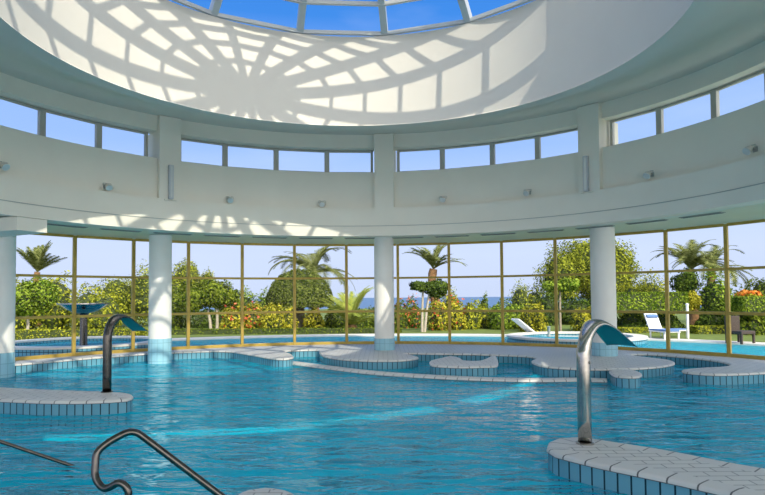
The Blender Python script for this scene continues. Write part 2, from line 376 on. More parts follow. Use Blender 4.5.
# ------------------------------------------------------------------ pool basin, deck and islands
def smooth_loop(pts, step=.14, closed=True):
    n = len(pts); out = []
    for i in range(n if closed else n - 1):
        p0, p1, p2, p3 = [Vector((*pts[j % n][:2], 0)) if closed else Vector((*pts[max(0, min(n - 1, j))][:2], 0)) for j in (i - 1, i, i + 1, i + 2)]
        k = max(1, int((p2 - p1).length / step))
        # centripetal-ish: damp tangents where neighbours are far apart
        L = (p2 - p1).length
        t1 = (p2 - p0); t2 = (p3 - p1)
        t1 = t1.normalized() * min(L, t1.length * .5) if t1.length else t1; t2 = t2.normalized() * min(L, t2.length * .5) if t2.length else t2
        for j in range(k):
            t = j / k; h1 = 2 * t**3 - 3 * t**2 + 1; h2 = -2 * t**3 + 3 * t**2; h3 = t**3 - 2 * t**2 + t; h4 = t**3 - t**2
            out.append(p1 * h1 + p2 * h2 + t1 * h3 + t2 * h4)
    return out
def offset_loop(L, d):
    n = len(L); A = sum(L[i].x * L[(i + 1) % n].y - L[(i + 1) % n].x * L[i].y for i in range(n)) / 2; s = 1 if A > 0 else -1
    out = []
    for i in range(n):
        t = (L[(i + 1) % n] - L[i - 1]); t.normalize(); nn = Vector((-t.y, t.x, 0)) * s
        out.append(L[i] + nn * d)
    return out
def strip(mb, loops, closed=True):
    n = len(loops[0]); vs = [v for l in loops for v in l]; fs = []; uv = []
    U = [0]
    for i in range(n): U.append(U[-1] + (loops[0][(i + 1) % n] - loops[0][i]).length)
    V = [0]
    for j in range(1, len(loops)): V.append(V[-1] + (loops[j][0] - loops[j - 1][0]).length)
    for j in range(len(loops) - 1):
        for i in range(n):
            i2 = (i + 1) % n
            fs.append((j * n + i, j * n + i2, (j + 1) * n + i2, (j + 1) * n + i))
            uv.append([(U[i], V[j]), (U[i + 1], V[j]), (U[i + 1], V[j + 1]), (U[i], V[j + 1])])
    mb.add(vs, fs, uv)
def lift(L, z): return [Vector((p.x, p.y, z)) for p in L]
def island(root, pts, bottom=-1.34, top=0.0, cop=.22, hole=False, outer=None, step=.14, sidemat='side_tile'):
    L = smooth_loop(pts, step)
    sg = -1 if hole else 1
    O = lambda d: offset_loop(L, d * sg)
    mb = MB(); strip(mb, [lift(L, bottom), lift(L, top - .045)][::-1]); mb.build('tiled_side', M[sidemat], root, recalc=not hole, smooth=40)
    mb = MB(); strip(mb, [lift(O(-.012), top - .05), lift(O(-.016), top - .025), lift(O(0), top - .006), lift(O(.03), top), lift(O(cop), top)]); mb.build('coping', M['coping'], root, smooth=50, recalc=False)
    inner = lift(O(cop), top)
    loops = [inner] if not outer else [outer, inner]
    tri = geometry.tessellate_polygon(loops); allv = [v for l in loops for v in l]
    mb = MB(); mb.add(allv, [t for t in tri]); o = mb.build('tiled_top', M['top_tile'], root, recalc=False)
    me = o.data
    b = bmesh.new(); b.from_mesh(me)
    for f in b.faces:
        f.normal_update()
        if f.normal.z < 0: f.normal_flip()
    b.to_mesh(me); b.free()
    return root
px = lambda L, z=0.0: [on(x, y, z) for x, y in L]
deck_edge = px([(-40, 367.5), (12.5, 364.3), (73, 359), (110, 356), (150, 353.2), (188, 351.4), (217, 350.6), (232, 351.2), (250, 354), (272, 357.8), (284, 358.6), (293, 356.8), (290, 353.5), (284, 350.6), (300, 349.8), (318, 349.6), (320, 352.5), (325, 355.8), (342, 358.6), (364, 360), (384, 360.2), (405, 359.6), (418, 357.2), (410, 354.6), (403, 353.2), (416, 352.8),
                (432, 353.2), (470, 353.6), (495, 354.4), (515, 355), (531, 356.2), (537, 358), (532, 360.5), (536, 363.5), (548, 366.2), (575, 368), (605, 368.6), (635, 367.8), (660, 366.0), (674, 363), (668, 359.6), (645, 356.8), (628, 354.4), (645, 353.7), (667, 355), (695, 357.6), (720, 360.8), (731, 364), (724, 366.2), (700, 367.6), (684, 369.2), (686, 371.6), (712, 373.6), (740, 373.2), (765, 372.0), (800, 371.5)])
rest = []
for a in range(70, 285, 12):
    r_ = 9.9 if (a < 100 or a > 250) else 8.8
    rest.append(pol(r_, a))
deck_loop = deck_edge + rest
root = tag(empty('floor_deck', (0, 0, 0)), kind='structure')
outer = [pol(11.32, 360 * k / 160) for k in range(160)]
island(root, deck_loop, hole=True, outer=outer, cop=.12)
mb = MB(); mb.lathe([(0, -1.36), (11.3, -1.36), (11.3, -1.6), (0, -1.6)], 96, (CX, CY), closed=False)
S(mb.build('floor_pool', M['floor_tile']))

def thing(name, label, cat, loc=(0, 0, 0), group=None, rz=0): return tag(empty(name, loc, rz), label, cat, group)
def local(root, pts): return [Vector((p.x - root.location.x, p.y - root.location.y, 0)) for p in pts]
def make_island(pxl, label, top=0.0, **k):
    P = px(pxl, top); c = sum(P, Vector()) / len(P)
    r_ = thing('pool_island', label, 'pool island', (c.x, c.y, 0), 'tiled islands in the pool')
    island(r_, local(r_, P), top=top, **k); return r_
make_island([(548, 447.5), (550, 441.5), (560, 437.6), (580, 436.6), (610, 440.8), (666, 449.6), (728, 461.6), (765, 468), (840, 482), (900, 500), (860, 540), (752, 497), (716, 488.5), (681, 480.5), (643, 472.5), (599, 463.5), (575, 457.8), (556, 452.8)],
            'long white tiled pool island at bottom right carrying the large steel water spout', cop=.2)
make_island([(-60, 386), (0, 387), (47, 389.3), (106, 391.4), (125, 392.6), (132.5, 395.6), (127, 398.6), (109.5, 400), (78, 401), (37.6, 400.6), (0, 399), (-60, 397)],
            'grey white tiled pool island at the left edge carrying the dark water spout', cop=.2)
make_island([(430, 362.2), (432, 360), (442, 357.6), (450.6, 355.9), (459, 357.6), (464, 360.2), (478, 360.6), (486, 358.6), (492, 355.6), (495.5, 355.8), (496.5, 365.3), (480, 366), (463.7, 366.4), (445, 365.8), (433, 364.8)],
            'small crescent shaped tiled island in the far pool, beyond the low ledge', cop=.08, step=.1)
make_island([(609.6, 370.6), (613.6, 369), (624, 368.9), (632, 369.4), (641, 373), (637.7, 375.9), (628, 376.2), (616, 375.2)],
            'smallest block shaped island, in the water before the right column', cop=.1, step=.1)
make_island([(236, 496), (248, 489.5), (265, 487), (284, 489.5), (296, 496), (290, 506), (265, 511), (243, 506)], 'round grey seat just breaking the water at the bottom edge', top=-.21, cop=.06, step=.08)
# low ledge at water level between the two basins
P = px([(277, 359.5), (296, 362.3), (330, 366.6), (358, 370), (390, 373), (458, 376.8), (526, 378.8), (580, 378.4), (616, 379.6)], -.17)
Lc = smooth_loop(P, .2, closed=False)
lft = []; rgt = []
for i, p in enumerate(Lc):
    t = (Lc[min(i + 1, len(Lc) - 1)] - Lc[max(i - 1, 0)]).normalized(); nn = Vector((-t.y, t.x, 0)); lft.append(p + nn * .17); rgt.append(p - nn * .17)
c = Lc[len(Lc) // 2]; r_ = thing('pool_ledge', 'low white ledge curving through the water in front of the far islands', 'pool ledge', (c.x, c.y, 0))
island(r_, local(r_, lft + rgt[::-1]), top=-.17, cop=.1, step=.4)
# submerged steps at the left
for k, (rr, zt) in enumerate(((1.5, -.55), (2.1, -.82), (2.7, -1.08))):
    mb = MB(); mb.lathe([(0, zt), (rr - .03, zt), (rr, zt - .03), (rr, -1.36)], 40, (-5.4, 5.2), closed=False)
    S(mb.build('floor_step', M['floor_tile'], smooth=40))
mb = MB(); n = 128; mb.add([(CX, CY, WZ)] + [pol(11.25, 360 * k / n, WZ) for k in range(n)], [(0, 1 + k, 1 + (k + 1) % n) for k in range(n)])
o = tag(mb.build('pool_water', M['water'], recalc=False), 'rippling blue water filling the indoor pool', 'water', kind='stuff')
for p in o.data.polygons:
    if p.normal.z < 0: o.data.flip_normals(); break
# ------------------------------------------------------------------ water spouts
def spout(loc, rz, label, msteel, reach=.66):
    root = thing('water_spout', label, 'water spout', loc, 'swan neck water spouts', rz)
    key = [(0, 0), (0, .5), (0, .88), (.015, .98), (.06, 1.11), (.15, 1.21), (.27, 1.245), (.39, 1.21), (reach * .65, 1.14), (reach * .83, 1.05), (reach, .97)]
    W = [.068] * 4 + [.072, .082, .10, .125, .15, .17, .185]
    H = [.068] * 4 + [.066, .060, .050, .042, .034, .028, .024]
    PH = [180] * 4 + [175, 130, 105, 95, 92, 90, 90]
    # resample
    K = []
    for i in range(len(key) - 1):
        m = 2 if i < 2 else 4
        p0, p1, p2, p3 = [key[max(0, min(len(key) - 1, j))] for j in (i - 1, i, i + 1, i + 2)]
        for j in range(m + (i == len(key) - 2)):
            t = j / m
            cr_ = lambda a, b, c, d: .5 * (2 * b + (c - a) * t + (2 * a - 5 * b + 4 * c - d) * t * t + (3 * b - a - 3 * c + d) * t**3)
            lin = lambda A: A[i] + (A[i + 1] - A[i]) * t
            K.append((cr_(p0[0], p1[0], p2[0], p3[0]) if i > 1 else 0, cr_(p0[1], p1[1], p2[1], p3[1]) if i > 1 else p1[1] + (p2[1] - p1[1]) * t, lin(W), lin(H), lin(PH)))
    def sheet(shrink, i0):
        vs = []; n = 24; KK = K[i0:]
        for i, (s, z, w_, h, ph) in enumerate(KK):
            a_ = KK[max(i - 1, 0)]; b_ = KK[min(i + 1, len(KK) - 1)]
            d = Vector((b_[0] - a_[0], 0, b_[1] - a_[1])).normalized(); nn = Vector((-d.z, 0, d.x))
            for k in range(n + 1):
                f = R(-ph + 2 * ph * k / n); vs.append(Vector((s, 0, z)) + nn * (h - shrink) * math.cos(f) + Vector((0, 1, 0)) * (w_ - shrink) * math.sin(f))
        return vs, [(i * (n + 1) + k, i * (n + 1) + k + 1, (i + 1) * (n + 1) + k + 1, (i + 1) * (n + 1) + k) for i in range(len(KK) - 1) for k in range(n)]
    mb = MB(); mb.add(*sheet(0, 0)); mb.build('spout_tube', msteel, root, smooth=60, recalc=False, solid=.006)
    i0 = next(i for i, k in enumerate(K) if k[4] < 178)
    mb = MB(); mb.add(*sheet(.0085, i0)); mb.build('nozzle_lining', M['teal'], root, smooth=60, recalc=False, solid=.003)
    mb = MB(); mb.lathe([(.069, 0), (.095, 0), (.095, .012), (.074, .02)], 24); mb.build('base_flange', msteel, root, smooth=40)
    mb = MB()
    mb.tube([Vector((-.0, -.066, .85)), Vector((0, -.082, .85))], .014, 8); mb.build('bolt', msteel, root)
P = on(585, 443.5, 0); spout((P.x, P.y, 0), R(40), 'large polished steel swan neck water spout on the right island', M['steel'], .80)
P = on(105.5, 392.5, 0); spout((P.x, P.y + .05, 0), R(68), 'dark steel swan neck water spout on the left island', M['dark_steel'], .74)
# ------------------------------------------------------------------ hand rails
def rounded(pts, r_=.1, n=6):
    pts = [Vector(p) for p in pts]; out = [pts[0]]
    for i in range(1, len(pts) - 1):
        a, b, c = pts[i - 1], pts[i], pts[i + 1]; q = min(r_, (a - b).length * .45, (c - b).length * .45)
        s = b + (a - b).normalized() * q; e_ = b + (c - b).normalized() * q
        for k in range(n + 1):
            t = k / n; out.append(s * (1 - t)**2 + b * 2 * t * (1 - t) + e_ * t * t)
    return out + [pts[-1]]
def rail(pts, label, rr):
    c = pts[0]; root = thing('handrail', label, 'handrail', (c.x, c.y, c.z), 'pool handrails')
    loc = [p - c for p in rounded(pts, .13)]
    mb = MB(); mb.tube(loc, rr, 14); mb.build('rail_tube', M['dark_steel'], root, smooth=60)
pts = [on(132, 560, -.02), far(128.5, 489, 3.35), far(120, 481.5, 3.35), far(104, 490.5, 3.36), far(94.5, 478, 3.38), far(96, 452, 3.42), far(110, 441, 3.46), far(133, 429, 3.52), far(200, 480, 3.62), far(245, 514, 3.7)]
pts[0] = Vector((pts[1].x, 3.35, 0))
pts[0].z = -.6
rail(pts, 'bent dark steel handrail at the bottom left, looping down into the pool', .0205)
a_ = on(71, 465.5, WZ); b_ = a_ + Vector((-1, -.35, .50)) * .95; a2 = a_ - Vector((-1, -.35, .50)) * .7
rail([b_ + Vector((-.4, 0, -.55)), b_ + Vector((-.22, -.05, .02)), b_, a_, a2], 'straight dark handrail at the left edge slanting down into the water', .019)
# ------------------------------------------------------------------ wall fittings
def spotlight(x, y, label):
    d = ray(x, y); c = Vector((CX, CY)); a = d.x**2 + d.y**2; b = -(d.x * CX + d.y * CY); cc = CX**2 + CY**2 - (RW + .0)**2
    t = (-b + math.sqrt(b * b - a * cc)) / a; P = EYE + d * t; deg = math.atan2(P.x - CX, P.y - CY)
    rr = RW + (.15 if P.z > 4.08 else 0)
    base = Vector((CX + rr * math.sin(deg), CY + rr * math.cos(deg), P.z))
    root = thing('spotlight', label, 'spotlight', base, 'small spotlights along the wall', -deg); root.scale = (.88,) * 3     # local -Y faces the hall
    mb = MB(); mb.box((0, -.012, 0), (.11, .024, .11)); mb.build('wall_plate', M['grey'], root, bevel=.004)
    mb = MB(); mb.bar((-.0, -.02, .0), (0, -.11, .045), .03, .03); mb.tube([(-.11, -.14, -.0), (-.11, -.12, .075), (.11, -.12, .075), (.11, -.14, -.0)], .009, 6); mb.build('bracket', M['grey'], root)
    mb = MB(); mb.lathe([(0, .07), (.05, .065), (.078, .0), (.088, -.075), (.094, -.08), (.094, -.095), (.0, -.095)], 20, closed=False)
    h = mb.build('lamp_housing', M['lamp_white'], root, smooth=40); h.location = (0, -.17, .0); h.rotation_euler = (R(-50), 0, 0)
    mb = MB(); mb.lathe([(0, -.099), (.08, -.097), (.08, -.09)], 20, closed=False); l = mb.build('lens', M['lens'], h)
spotlight(4, 165, 'spotlight on the wall cut by the left edge of the photo')
spotlight(108, 186, 'spotlight on the wall left of the left pier')
spotlight(230, 199, 'spotlight on the wall above the sunlit pattern, right of the left pier')
spotlight(322, 203, 'spotlight on the wall just left of the middle pier')
spotlight(443, 198.5, 'spotlight on the wall just right of the middle pier')
spotlight(527, 192, 'spotlight on the wall left of the right pier')
spotlight(648, 174, 'spotlight on the wall just right of the right pier')
spotlight(749, 149, 'spotlight on the wall near the right edge of the photo')
for a, lb in ((-39.4, 'tall narrow grey wall lamp on the left pier'), (46.7, 'tall narrow grey wall lamp on the right pier')):
    root = thing('wall_lamp', lb, 'wall lamp', pol(RW, a, 4.05), 'tall lamps on the piers', -R(a))
    mb = MB(); mb.box((0, -.05, .44), (.12, .09, .86)); mb.build('lamp_body', M['pale_grey'], root, bevel=.01)
    mb = MB(); mb.box((0, -.03, -.01), (.30, .06, .02)); mb.build('shelf_plate', M['wall'], root)
    mb = MB(); mb.box((0, -.098, .44), (.05, .008, .78)); mb.build('diffuser', M['lens'], root)
for k in range(14):
    a = -54.5 + 9 * k
    if abs(a + 63.5) < 4: continue
    near = min(((-37.5, 'the sunlit left column'), (3.9, 'the middle column'), (45.3, 'the right column')), key=lambda c_: abs(c_[0] - a))
    q = a - near[0]; nth = ['right above', 'first', 'second', 'third'][min(3, round(abs(q) / 9 + .2))]
    lb = 'slim grey air slot ' + ('right above ' + near[1] if abs(q) < 4.5 else '%s to the %s of %s' % (nth, 'right' if q > 0 else 'left', near[1]))
    root = tag(empty('ceiling_vent', pol(8.55, a, 3.312), -R(a)), lb, 'air vent', 'air slots above the glass wall')
    mb = MB(); mb.box((0, 0, -.008), (1.0, .16, .012)); mb.build('vent_frame', M['grey'], root)
    mb = MB()
    for j in range(3): mb.box((0, -.045 + .045 * j, -.018), (.94, .022, .012))
    mb.build('slat', M['vent'], root)
# ------------------------------------------------------------------ outdoors: ground, pool, sea
mb = MB(); mb.lathe([(11.32, -.02), (11.9, -.02), (11.9, -1.3), (11.32, -1.3)], 120, (CX, CY), -75, 90, uvs=True, capends=True); S(mb.build('floor_outer_coping', M['stone'], smooth=30))
mb = MB(); mb.lathe([(15.25, .02), (16.1, .02), (16.1, -1.3), (15.25, -1.3)], 120, (CX, CY), -75, 90, uvs=True, capends=True); S(mb.build('floor_outer_rim', M['stone'], smooth=30))
mb = MB(); mb.lathe([(11.8, -1.2), (15.4, -1.2), (15.4, -1.4), (11.8, -1.4)], 120, (CX, CY), -75, 90); S(mb.build('floor_outer_pool', M['floor_tile']))
mb = MB(); mb.lathe([(11.9, -.035), (15.25, -.035)], 120, (CX, CY), -75, 90, closed=False)
o = tag(mb.build('outdoor_pool_water', M['outer_water'], recalc=False), 'bright turquoise water of the outdoor pool beyond the glass', 'water', kind='stuff')
if o.data.polygons[0].normal.z < 0: o.data.flip_normals()
# ground is a ring beyond the pool
mb = MB(); mb.lathe([(16.05, -.03), (40, -.05), (95, -.4)], 120, (CX, CY), -110, 110, closed=False); S(mb.build('ground', M['grass'], recalc=False))
mb = MB(); mb.add([(-9000, 60, -9), (9000, 60, -9), (9000, 12000, -9), (-9000, 12000, -9)], [(0, 1, 2, 3)]); S(mb.build('sea', M['sea'], recalc=False))
def tub(P, rr, label, h=.2):
    root = thing('whirlpool', label, 'whirlpool', (P.x, P.y, -.14), 'round outdoor whirlpools')
    mb = MB(); mb.lathe([(rr, -.8), (rr, h + .08)], 48, closed=False, uvs=True); mb.build('outer_tiles', M['side_tile'], root, smooth=30)
    mb = MB(); mb.lathe([(rr - .42, -.8), (rr - .42, h + .08)], 48, closed=False, uvs=True); mb.build('inner_tiles', M['side_tile'], root, smooth=30)
    mb = MB(); mb.lathe([(rr + .02, h + .08), (rr + .02, h + .14), (rr - .44, h + .14), (rr - .44, h + .08)], 48, uvs=True); mb.build('rim', M['stone'], root, smooth=30)
    mb = MB(); mb.add([(0, 0, h)] + [((rr - .42) * math.cos(2 * math.pi * k / 48), (rr - .42) * math.sin(2 * math.pi * k / 48), h) for k in range(48)], [(0, 1 + k, 1 + (k + 1) % 48) for k in range(48)])
    mb.build('water', M['outer_water'], root, recalc=False)
P = far(83.5, 345, 19.6); tub(Vector((P.x, P.y, 0)), 2.6, 'round blue tiled outdoor whirlpool under the mushroom fountain')
PF = P.copy()
P = far(575, 340, 21.2); tub(Vector((P.x, P.y, 0)), 2.35, 'round white rimmed outdoor whirlpool left of the right column', .16)
# mushroom fountain
root = thing('mushroom_fountain', 'dark mushroom fountain bowl on a thick post in the outdoor whirlpool', 'fountain', (PF.x, PF.y, 0))
mb = MB(); mb.lathe([(0, .0), (.16, .0), (.14, .05), (.115, .1), (.115, 1.05), (.2, 1.12), (0, 1.14)], 24, closed=False); mb.build('post', M['dark_steel'], root, smooth=40)
mb = MB(); mb.lathe([(.16, 1.1), (.40, 1.17), (.55, 1.25), (.72, 1.36), (.73, 1.38), (.69, 1.38), (.42, 1.24), (.0, 1.2)], 36, closed=False); mb.build('bowl', M['teal'], root, smooth=40)
mb = MB(); mb.lathe([(.54, 1.235), (.80, 1.40), (.80, 1.43), (.54, 1.265)], 36); mb.build('bowl_rim', M['steel'], root, smooth=40)
# low garden wall step & white slide board
P0 = far(533, 332, 23.4); P1 = far(515, 319, 23.0)
root = thing('slide_board', 'white slanting board rising beside the right outdoor whirlpool', 'board', (P0.x, P0.y, -.1))
mb = MB(); mb.bar((0, 0, .2), P1 - Vector((P0.x, P0.y, -.1)), .45, .05); mb.build('board', M['white_plastic'], root, bevel=.01)
mb = MB(); mb.tube([(-.15, 0, 0), (-.35, 0, .5)], .03, 8); mb.build('support', M['grey'], root)
P0 = far(549, 338, 21.4)
root = thing('pool_post', 'short dark post standing on the right outdoor whirlpool', 'post', (P0.x, P0.y, .1))
mb = MB(); mb.lathe([(0, 0), (.07, 0), (.07, .04), (.05, .06), (.05, .34), (.065, .36), (.0, .38)], 16, closed=False); mb.build('post', M['grey'], root, smooth=40)
# lounge chairs and pole on the terrace at right
def lounger(P, rz, label, up=58, cushion=True, sc_=.72):
    root = thing('sun_lounger', label, 'sun lounger', P, 'white sun loungers', rz); root.scale = (sc_,) * 3
    mb = MB()
    for s in (-.3, .3): mb.bar((0, s, .32), (1.25, s, .32), .05, .05)
    for x in (.05, .4, .8, 1.2): mb.bar((x, -.3, .32), (x, .3, .32), .05, .03)
    mb.build('frame', M['white_plastic'], root)
    for x in (.1, 1.15):
        for s in (-.3, .3):
            mb = MB(); mb.bar((x, s, 0), (x, s, .31), .05, .05, up=Vector((0, 1, 0))); mb.build('leg', M['white_plastic'], root)
    mb = MB(); mb.bar((.0, 0, .37), (1.25, 0, .37), .58, .07); mb.build('seat_cushion', M['blue_fabric'] if cushion else M['white_plastic'], root, bevel=.02)
    mb = MB(); u = R(up); mb.bar((0, 0, .36), (-.8 * math.cos(u), 0, .36 + .8 * math.sin(u)), .58, .07); mb.build('backrest', M['white_plastic'], root, bevel=.02)
    mb = MB(); mb.bar((-.8 * math.cos(u) + .06, 0, .30 + .8 * math.sin(u)), (-.8 * math.cos(u) * .7 + .08, 0, .40 + .56 * math.sin(u)), .5, .09); mb.build('head_pillow', M['blue_fabric'], root, bevel=.03)
P = on(656, 338, 0); lounger((P.x, P.y, 0), R(-84), 'white sun lounger with raised back and blue pillow left of the pole', 58, sc_=.85)
P = on(672, 337.5, 0); lounger((P.x - .1, P.y + .5, 0), R(10), 'low white sun lounger just left of the pole', 20)
P = on(688, 338.5, 0); root = thing('garden_pole', 'thin white garden pole beyond the outdoor pool on the right', 'pole', (P.x, P.y, 0))  # plain slim pole with a small cap, carries no lamp
mb = MB(); mb.tube([(0, 0, 0), (0, 0, 1.2)], .045, 10); mb.build('post', M['white_plastic'], root, smooth=40)
mb = MB(); mb.lathe([(0, 1.18), (.06, 1.19), (.06, 1.23), (0, 1.26)], 16, closed=False); mb.build('pole_cap', M['white_plastic'], root, smooth=40)
P = on(748, 344.5, 0); root = thing('garden_chair', 'dark wicker garden chair beyond the outdoor pool at the right edge', 'chair', (P.x, P.y + .4, 0), rz=R(20))
mb = MB(); mb.box((0, 0, .36), (.6, .6, .1)); mb.build('seat', M['wicker'], root, bevel=.02)
mb = MB(); mb.box((0, .27, .62), (.6, .07, .5)); mb.build('backrest', M['wicker'], root, bevel=.02)
for sx in (-1, 1):
    for sy in (-1, 1): mb = MB(); mb.box((sx * .26, sy * .26, .16), (.06, .06, .32)); mb.build('leg', M['wicker'], root)
# ------------------------------------------------------------------ vegetation
def leaves(blobs, n, size, aspect=.5, scatter=.16, lump=.3, up=.25, flat=False):
    """blobs: (cx, cy, cz, rx, ry, rz[, 'box'|'dome']) -> arrays of leaf quads on their lumpy surfaces"""
    vol = np.array([(b[3] * b[5] + b[3] * b[4]) for b in blobs]); cnt = (n * vol / vol.sum()).astype(int)
    V = []; k = 0
    for b, m in zip(blobs, cnt):
        kind = b[6] if len(b) > 6 else ''
        d = rng.normal(size=(m, 3)); d /= np.linalg.norm(d, axis=1)[:, None]
        if kind == 'box':
            p = rng.uniform(-1, 1, (m, 3)); ax = rng.integers(0, 3, m); sg = np.where(rng.random(m) < .5, -1, 1); sg[ax == 2] = 1
            p[np.arange(m), ax] = sg * rng.uniform(.9, 1.03, m); rad = 1
            nrm = np.zeros((m, 3)); nrm[np.arange(m), ax] = sg; P = p
        elif kind == 'dome':
            d[:, 2] = np.abs(d[:, 2]); P = d * rng.uniform(.94, 1.03, m)[:, None]; low = rng.random(m) < .22
            P[low, 2] = rng.uniform(-.12, .02, low.sum()); nrm = d
        else:
            bd = rng.normal(size=(14, 3)); bd /= np.linalg.norm(bd, axis=1)[:, None]
            dt = np.clip(d @ bd.T, -1, 1); f = 1 - lump + lump * 1.35 * np.exp(-(1 - dt.max(1)) / .10)
            P = d * (f * (1 - scatter * rng.random(m)**1.5 * 1.0 + .06 * rng.normal(size=m)))[:, None]; nrm = d
        P = P * np.array(b[3:6]) + np.array(b[:3])
        nn = nrm + rng.normal(size=(m, 3)) * .55 + np.array([0, 0, up]); nn /= np.linalg.norm(nn, axis=1)[:, None]
        t = np.cross(nn, rng.normal(size=(m, 3))); t /= np.linalg.norm(t, axis=1)[:, None]; s = np.cross(nn, t)
        L = size * rng.uniform(.6, 1.3, m)[:, None]
        V.append(np.stack([P - t * L * .5, P + s * L * aspect * .5, P + t * L * .5, P - s * L * aspect * .5], 1))
    return np.concatenate(V).reshape(-1, 3)
def quadmesh(name, V, m, parent=None, loc=(0, 0, 0), core=None):
    n = len(V) // 4; verts = [V]; polys = np.arange(4 * n).reshape(-1, 4)
    me = bpy.data.meshes.new(name)
    cv, cf = [], []
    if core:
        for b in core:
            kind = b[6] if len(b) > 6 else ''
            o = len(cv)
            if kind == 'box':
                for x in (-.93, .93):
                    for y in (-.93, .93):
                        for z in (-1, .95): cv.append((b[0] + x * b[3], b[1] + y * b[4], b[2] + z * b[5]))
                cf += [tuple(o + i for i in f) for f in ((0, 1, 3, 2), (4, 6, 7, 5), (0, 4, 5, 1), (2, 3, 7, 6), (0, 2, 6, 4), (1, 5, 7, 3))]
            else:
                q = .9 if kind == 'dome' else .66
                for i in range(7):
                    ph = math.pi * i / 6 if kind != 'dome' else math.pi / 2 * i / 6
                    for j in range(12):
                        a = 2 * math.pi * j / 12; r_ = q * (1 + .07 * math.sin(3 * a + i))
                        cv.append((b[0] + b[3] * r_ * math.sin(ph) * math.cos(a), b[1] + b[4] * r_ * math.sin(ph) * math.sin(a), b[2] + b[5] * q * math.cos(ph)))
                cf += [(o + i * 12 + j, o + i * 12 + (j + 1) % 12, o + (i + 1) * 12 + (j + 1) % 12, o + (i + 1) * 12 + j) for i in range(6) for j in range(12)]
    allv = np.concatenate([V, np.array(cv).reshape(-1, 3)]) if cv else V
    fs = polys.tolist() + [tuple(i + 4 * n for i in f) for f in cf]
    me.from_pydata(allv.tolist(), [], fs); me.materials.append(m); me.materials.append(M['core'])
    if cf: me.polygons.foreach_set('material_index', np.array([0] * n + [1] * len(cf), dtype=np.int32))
    o = bpy.data.objects.new(name, me); COL.objects.link(o); o.location = loc
    if parent: o.parent = parent
    return o
def bl(x0, x1, y0, y1, Y, base, depth=.8, kind=''):
    """blob filling a photo rectangle at depth Y, relative to base point"""
    a, b = far(x0, y0, Y), far(x1, y1, Y); rx = (b.x - a.x) / 2; rz = (a.z - b.z) / 2
    if kind == 'dome': rz *= 2; return ((a.x + b.x) / 2 - base.x, 0, b.z - base.z, rx, rx * depth, rz, kind)
    return ((a.x + b.x) / 2 - base.x, 0, (a.z + b.z) / 2 - base.z, rx, max(rx, rz) * depth if kind != 'box' else depth, rz, kind)
def shrub(Y, rects, label, m, n, size, name='shrub', cat='shrub', group=None, flowers=None, kind='', depth=.8, **k):
    xm = (rects[0][0] + rects[0][1]) / 2; B = far(xm, 300, Y); B.z = -.08
    blobs = [bl(*r_, Y, B, depth, kind) for r_ in rects]
    if not kind: blobs = [bl(r_[0], r_[1], r_[2], r_[3] + (14 if r_[3] >= 322 else 0), Y, B, depth, kind) for r_ in rects]
    if len(rects) > 1 and not kind:
        blobs = [(b[0], (i % 3 - 1) * .5, *b[2:]) for i, b in enumerate(blobs)]
    o = quadmesh(name, leaves(blobs, n, size, **k), M[m], None, B, core=blobs)
    tag(o, label, cat, group)
    if flowers:
        fm, fn, fs = flowers; V = leaves([(b[0], b[1], b[2] + b[5] * .2, b[3] * 1.03, b[4] * 1.03, b[5] * .9) for b in blobs], fn, fs, .8, .05)
        quadmesh('blossom', V, M[fm], o)
    return o
def tree(Y, rects, trunks, label, m, n, size, name='tree', cat='tree', group='garden trees beyond the glass', bark='bark', kind='', depth=.8, tw=.07, **k):
    xm = trunks[0][0]; B = far(xm, 300, Y); B.z = -.1
    root = thing(name, label, cat, B, group)
    blobs = [bl(*r_, Y, B, depth, kind) for r_ in rects]
    if len(rects) > 1 and not kind: blobs = [(b[0], (i % 3 - 1) * b[4] * .3, *b[2:]) for i, b in enumerate(blobs)]
    quadmesh('crown', leaves(blobs, n, size, **k), M[m], root, core=blobs)
    for xb, xt, yt in trunks:
        b_, t_ = far(xb, 330, Y), far(xt, yt, Y); P = [Vector((b_.x - B.x, 0, 0)), Vector(((b_.x * .6 + t_.x * .4) - B.x, .05, (t_.z - B.z) * .5)), Vector((t_.x - B.x, 0, t_.z - B.z))]
        mb = MB(); mb.tube(P, [tw * 1.2, tw, tw * .8], 8); mb.build('trunk', M[bark], root, smooth=60)
    return root
def frond_mesh(L, droop, m, leaf=.42, wd=.05, n=26):
    mb = MB(); P = []; p = Vector((0, 0, 0)); ang = R(0)
    st = L / n
    for i in range(n + 1):
        P.append(p.copy()); ang -= droop / n * (1 + 1.2 * i / n) ; p = p + Vector((math.cos(ang), 0, math.sin(ang))) * st
    mb.tube(P, [.03 * (1 - .8 * i / n) for i in range(n + 1)], 4)
    for i in range(3, n):
        d = (P[i + 1] - P[i]).normalized(); ll = leaf * (math.sin(math.pi * (i / n) * .85 + .25)) * random.uniform(.85, 1.1)
        for s in (-1, 1):
            for q in (0, .5):
                b = P[i] + d * st * q; tip = b + (d * .75 + Vector((0, s * .95, .12 - .35 * random.random()))).normalized() * ll
                wv = d * wd * .5
                mb.add([b - wv, b + wv, tip + wv * .2, tip - wv * .2], [(0, 1, 2, 3)])
    me = bpy.data.meshes.new('frond'); me.from_pydata(mb.v, [], mb.f); me.materials.append(m); return me
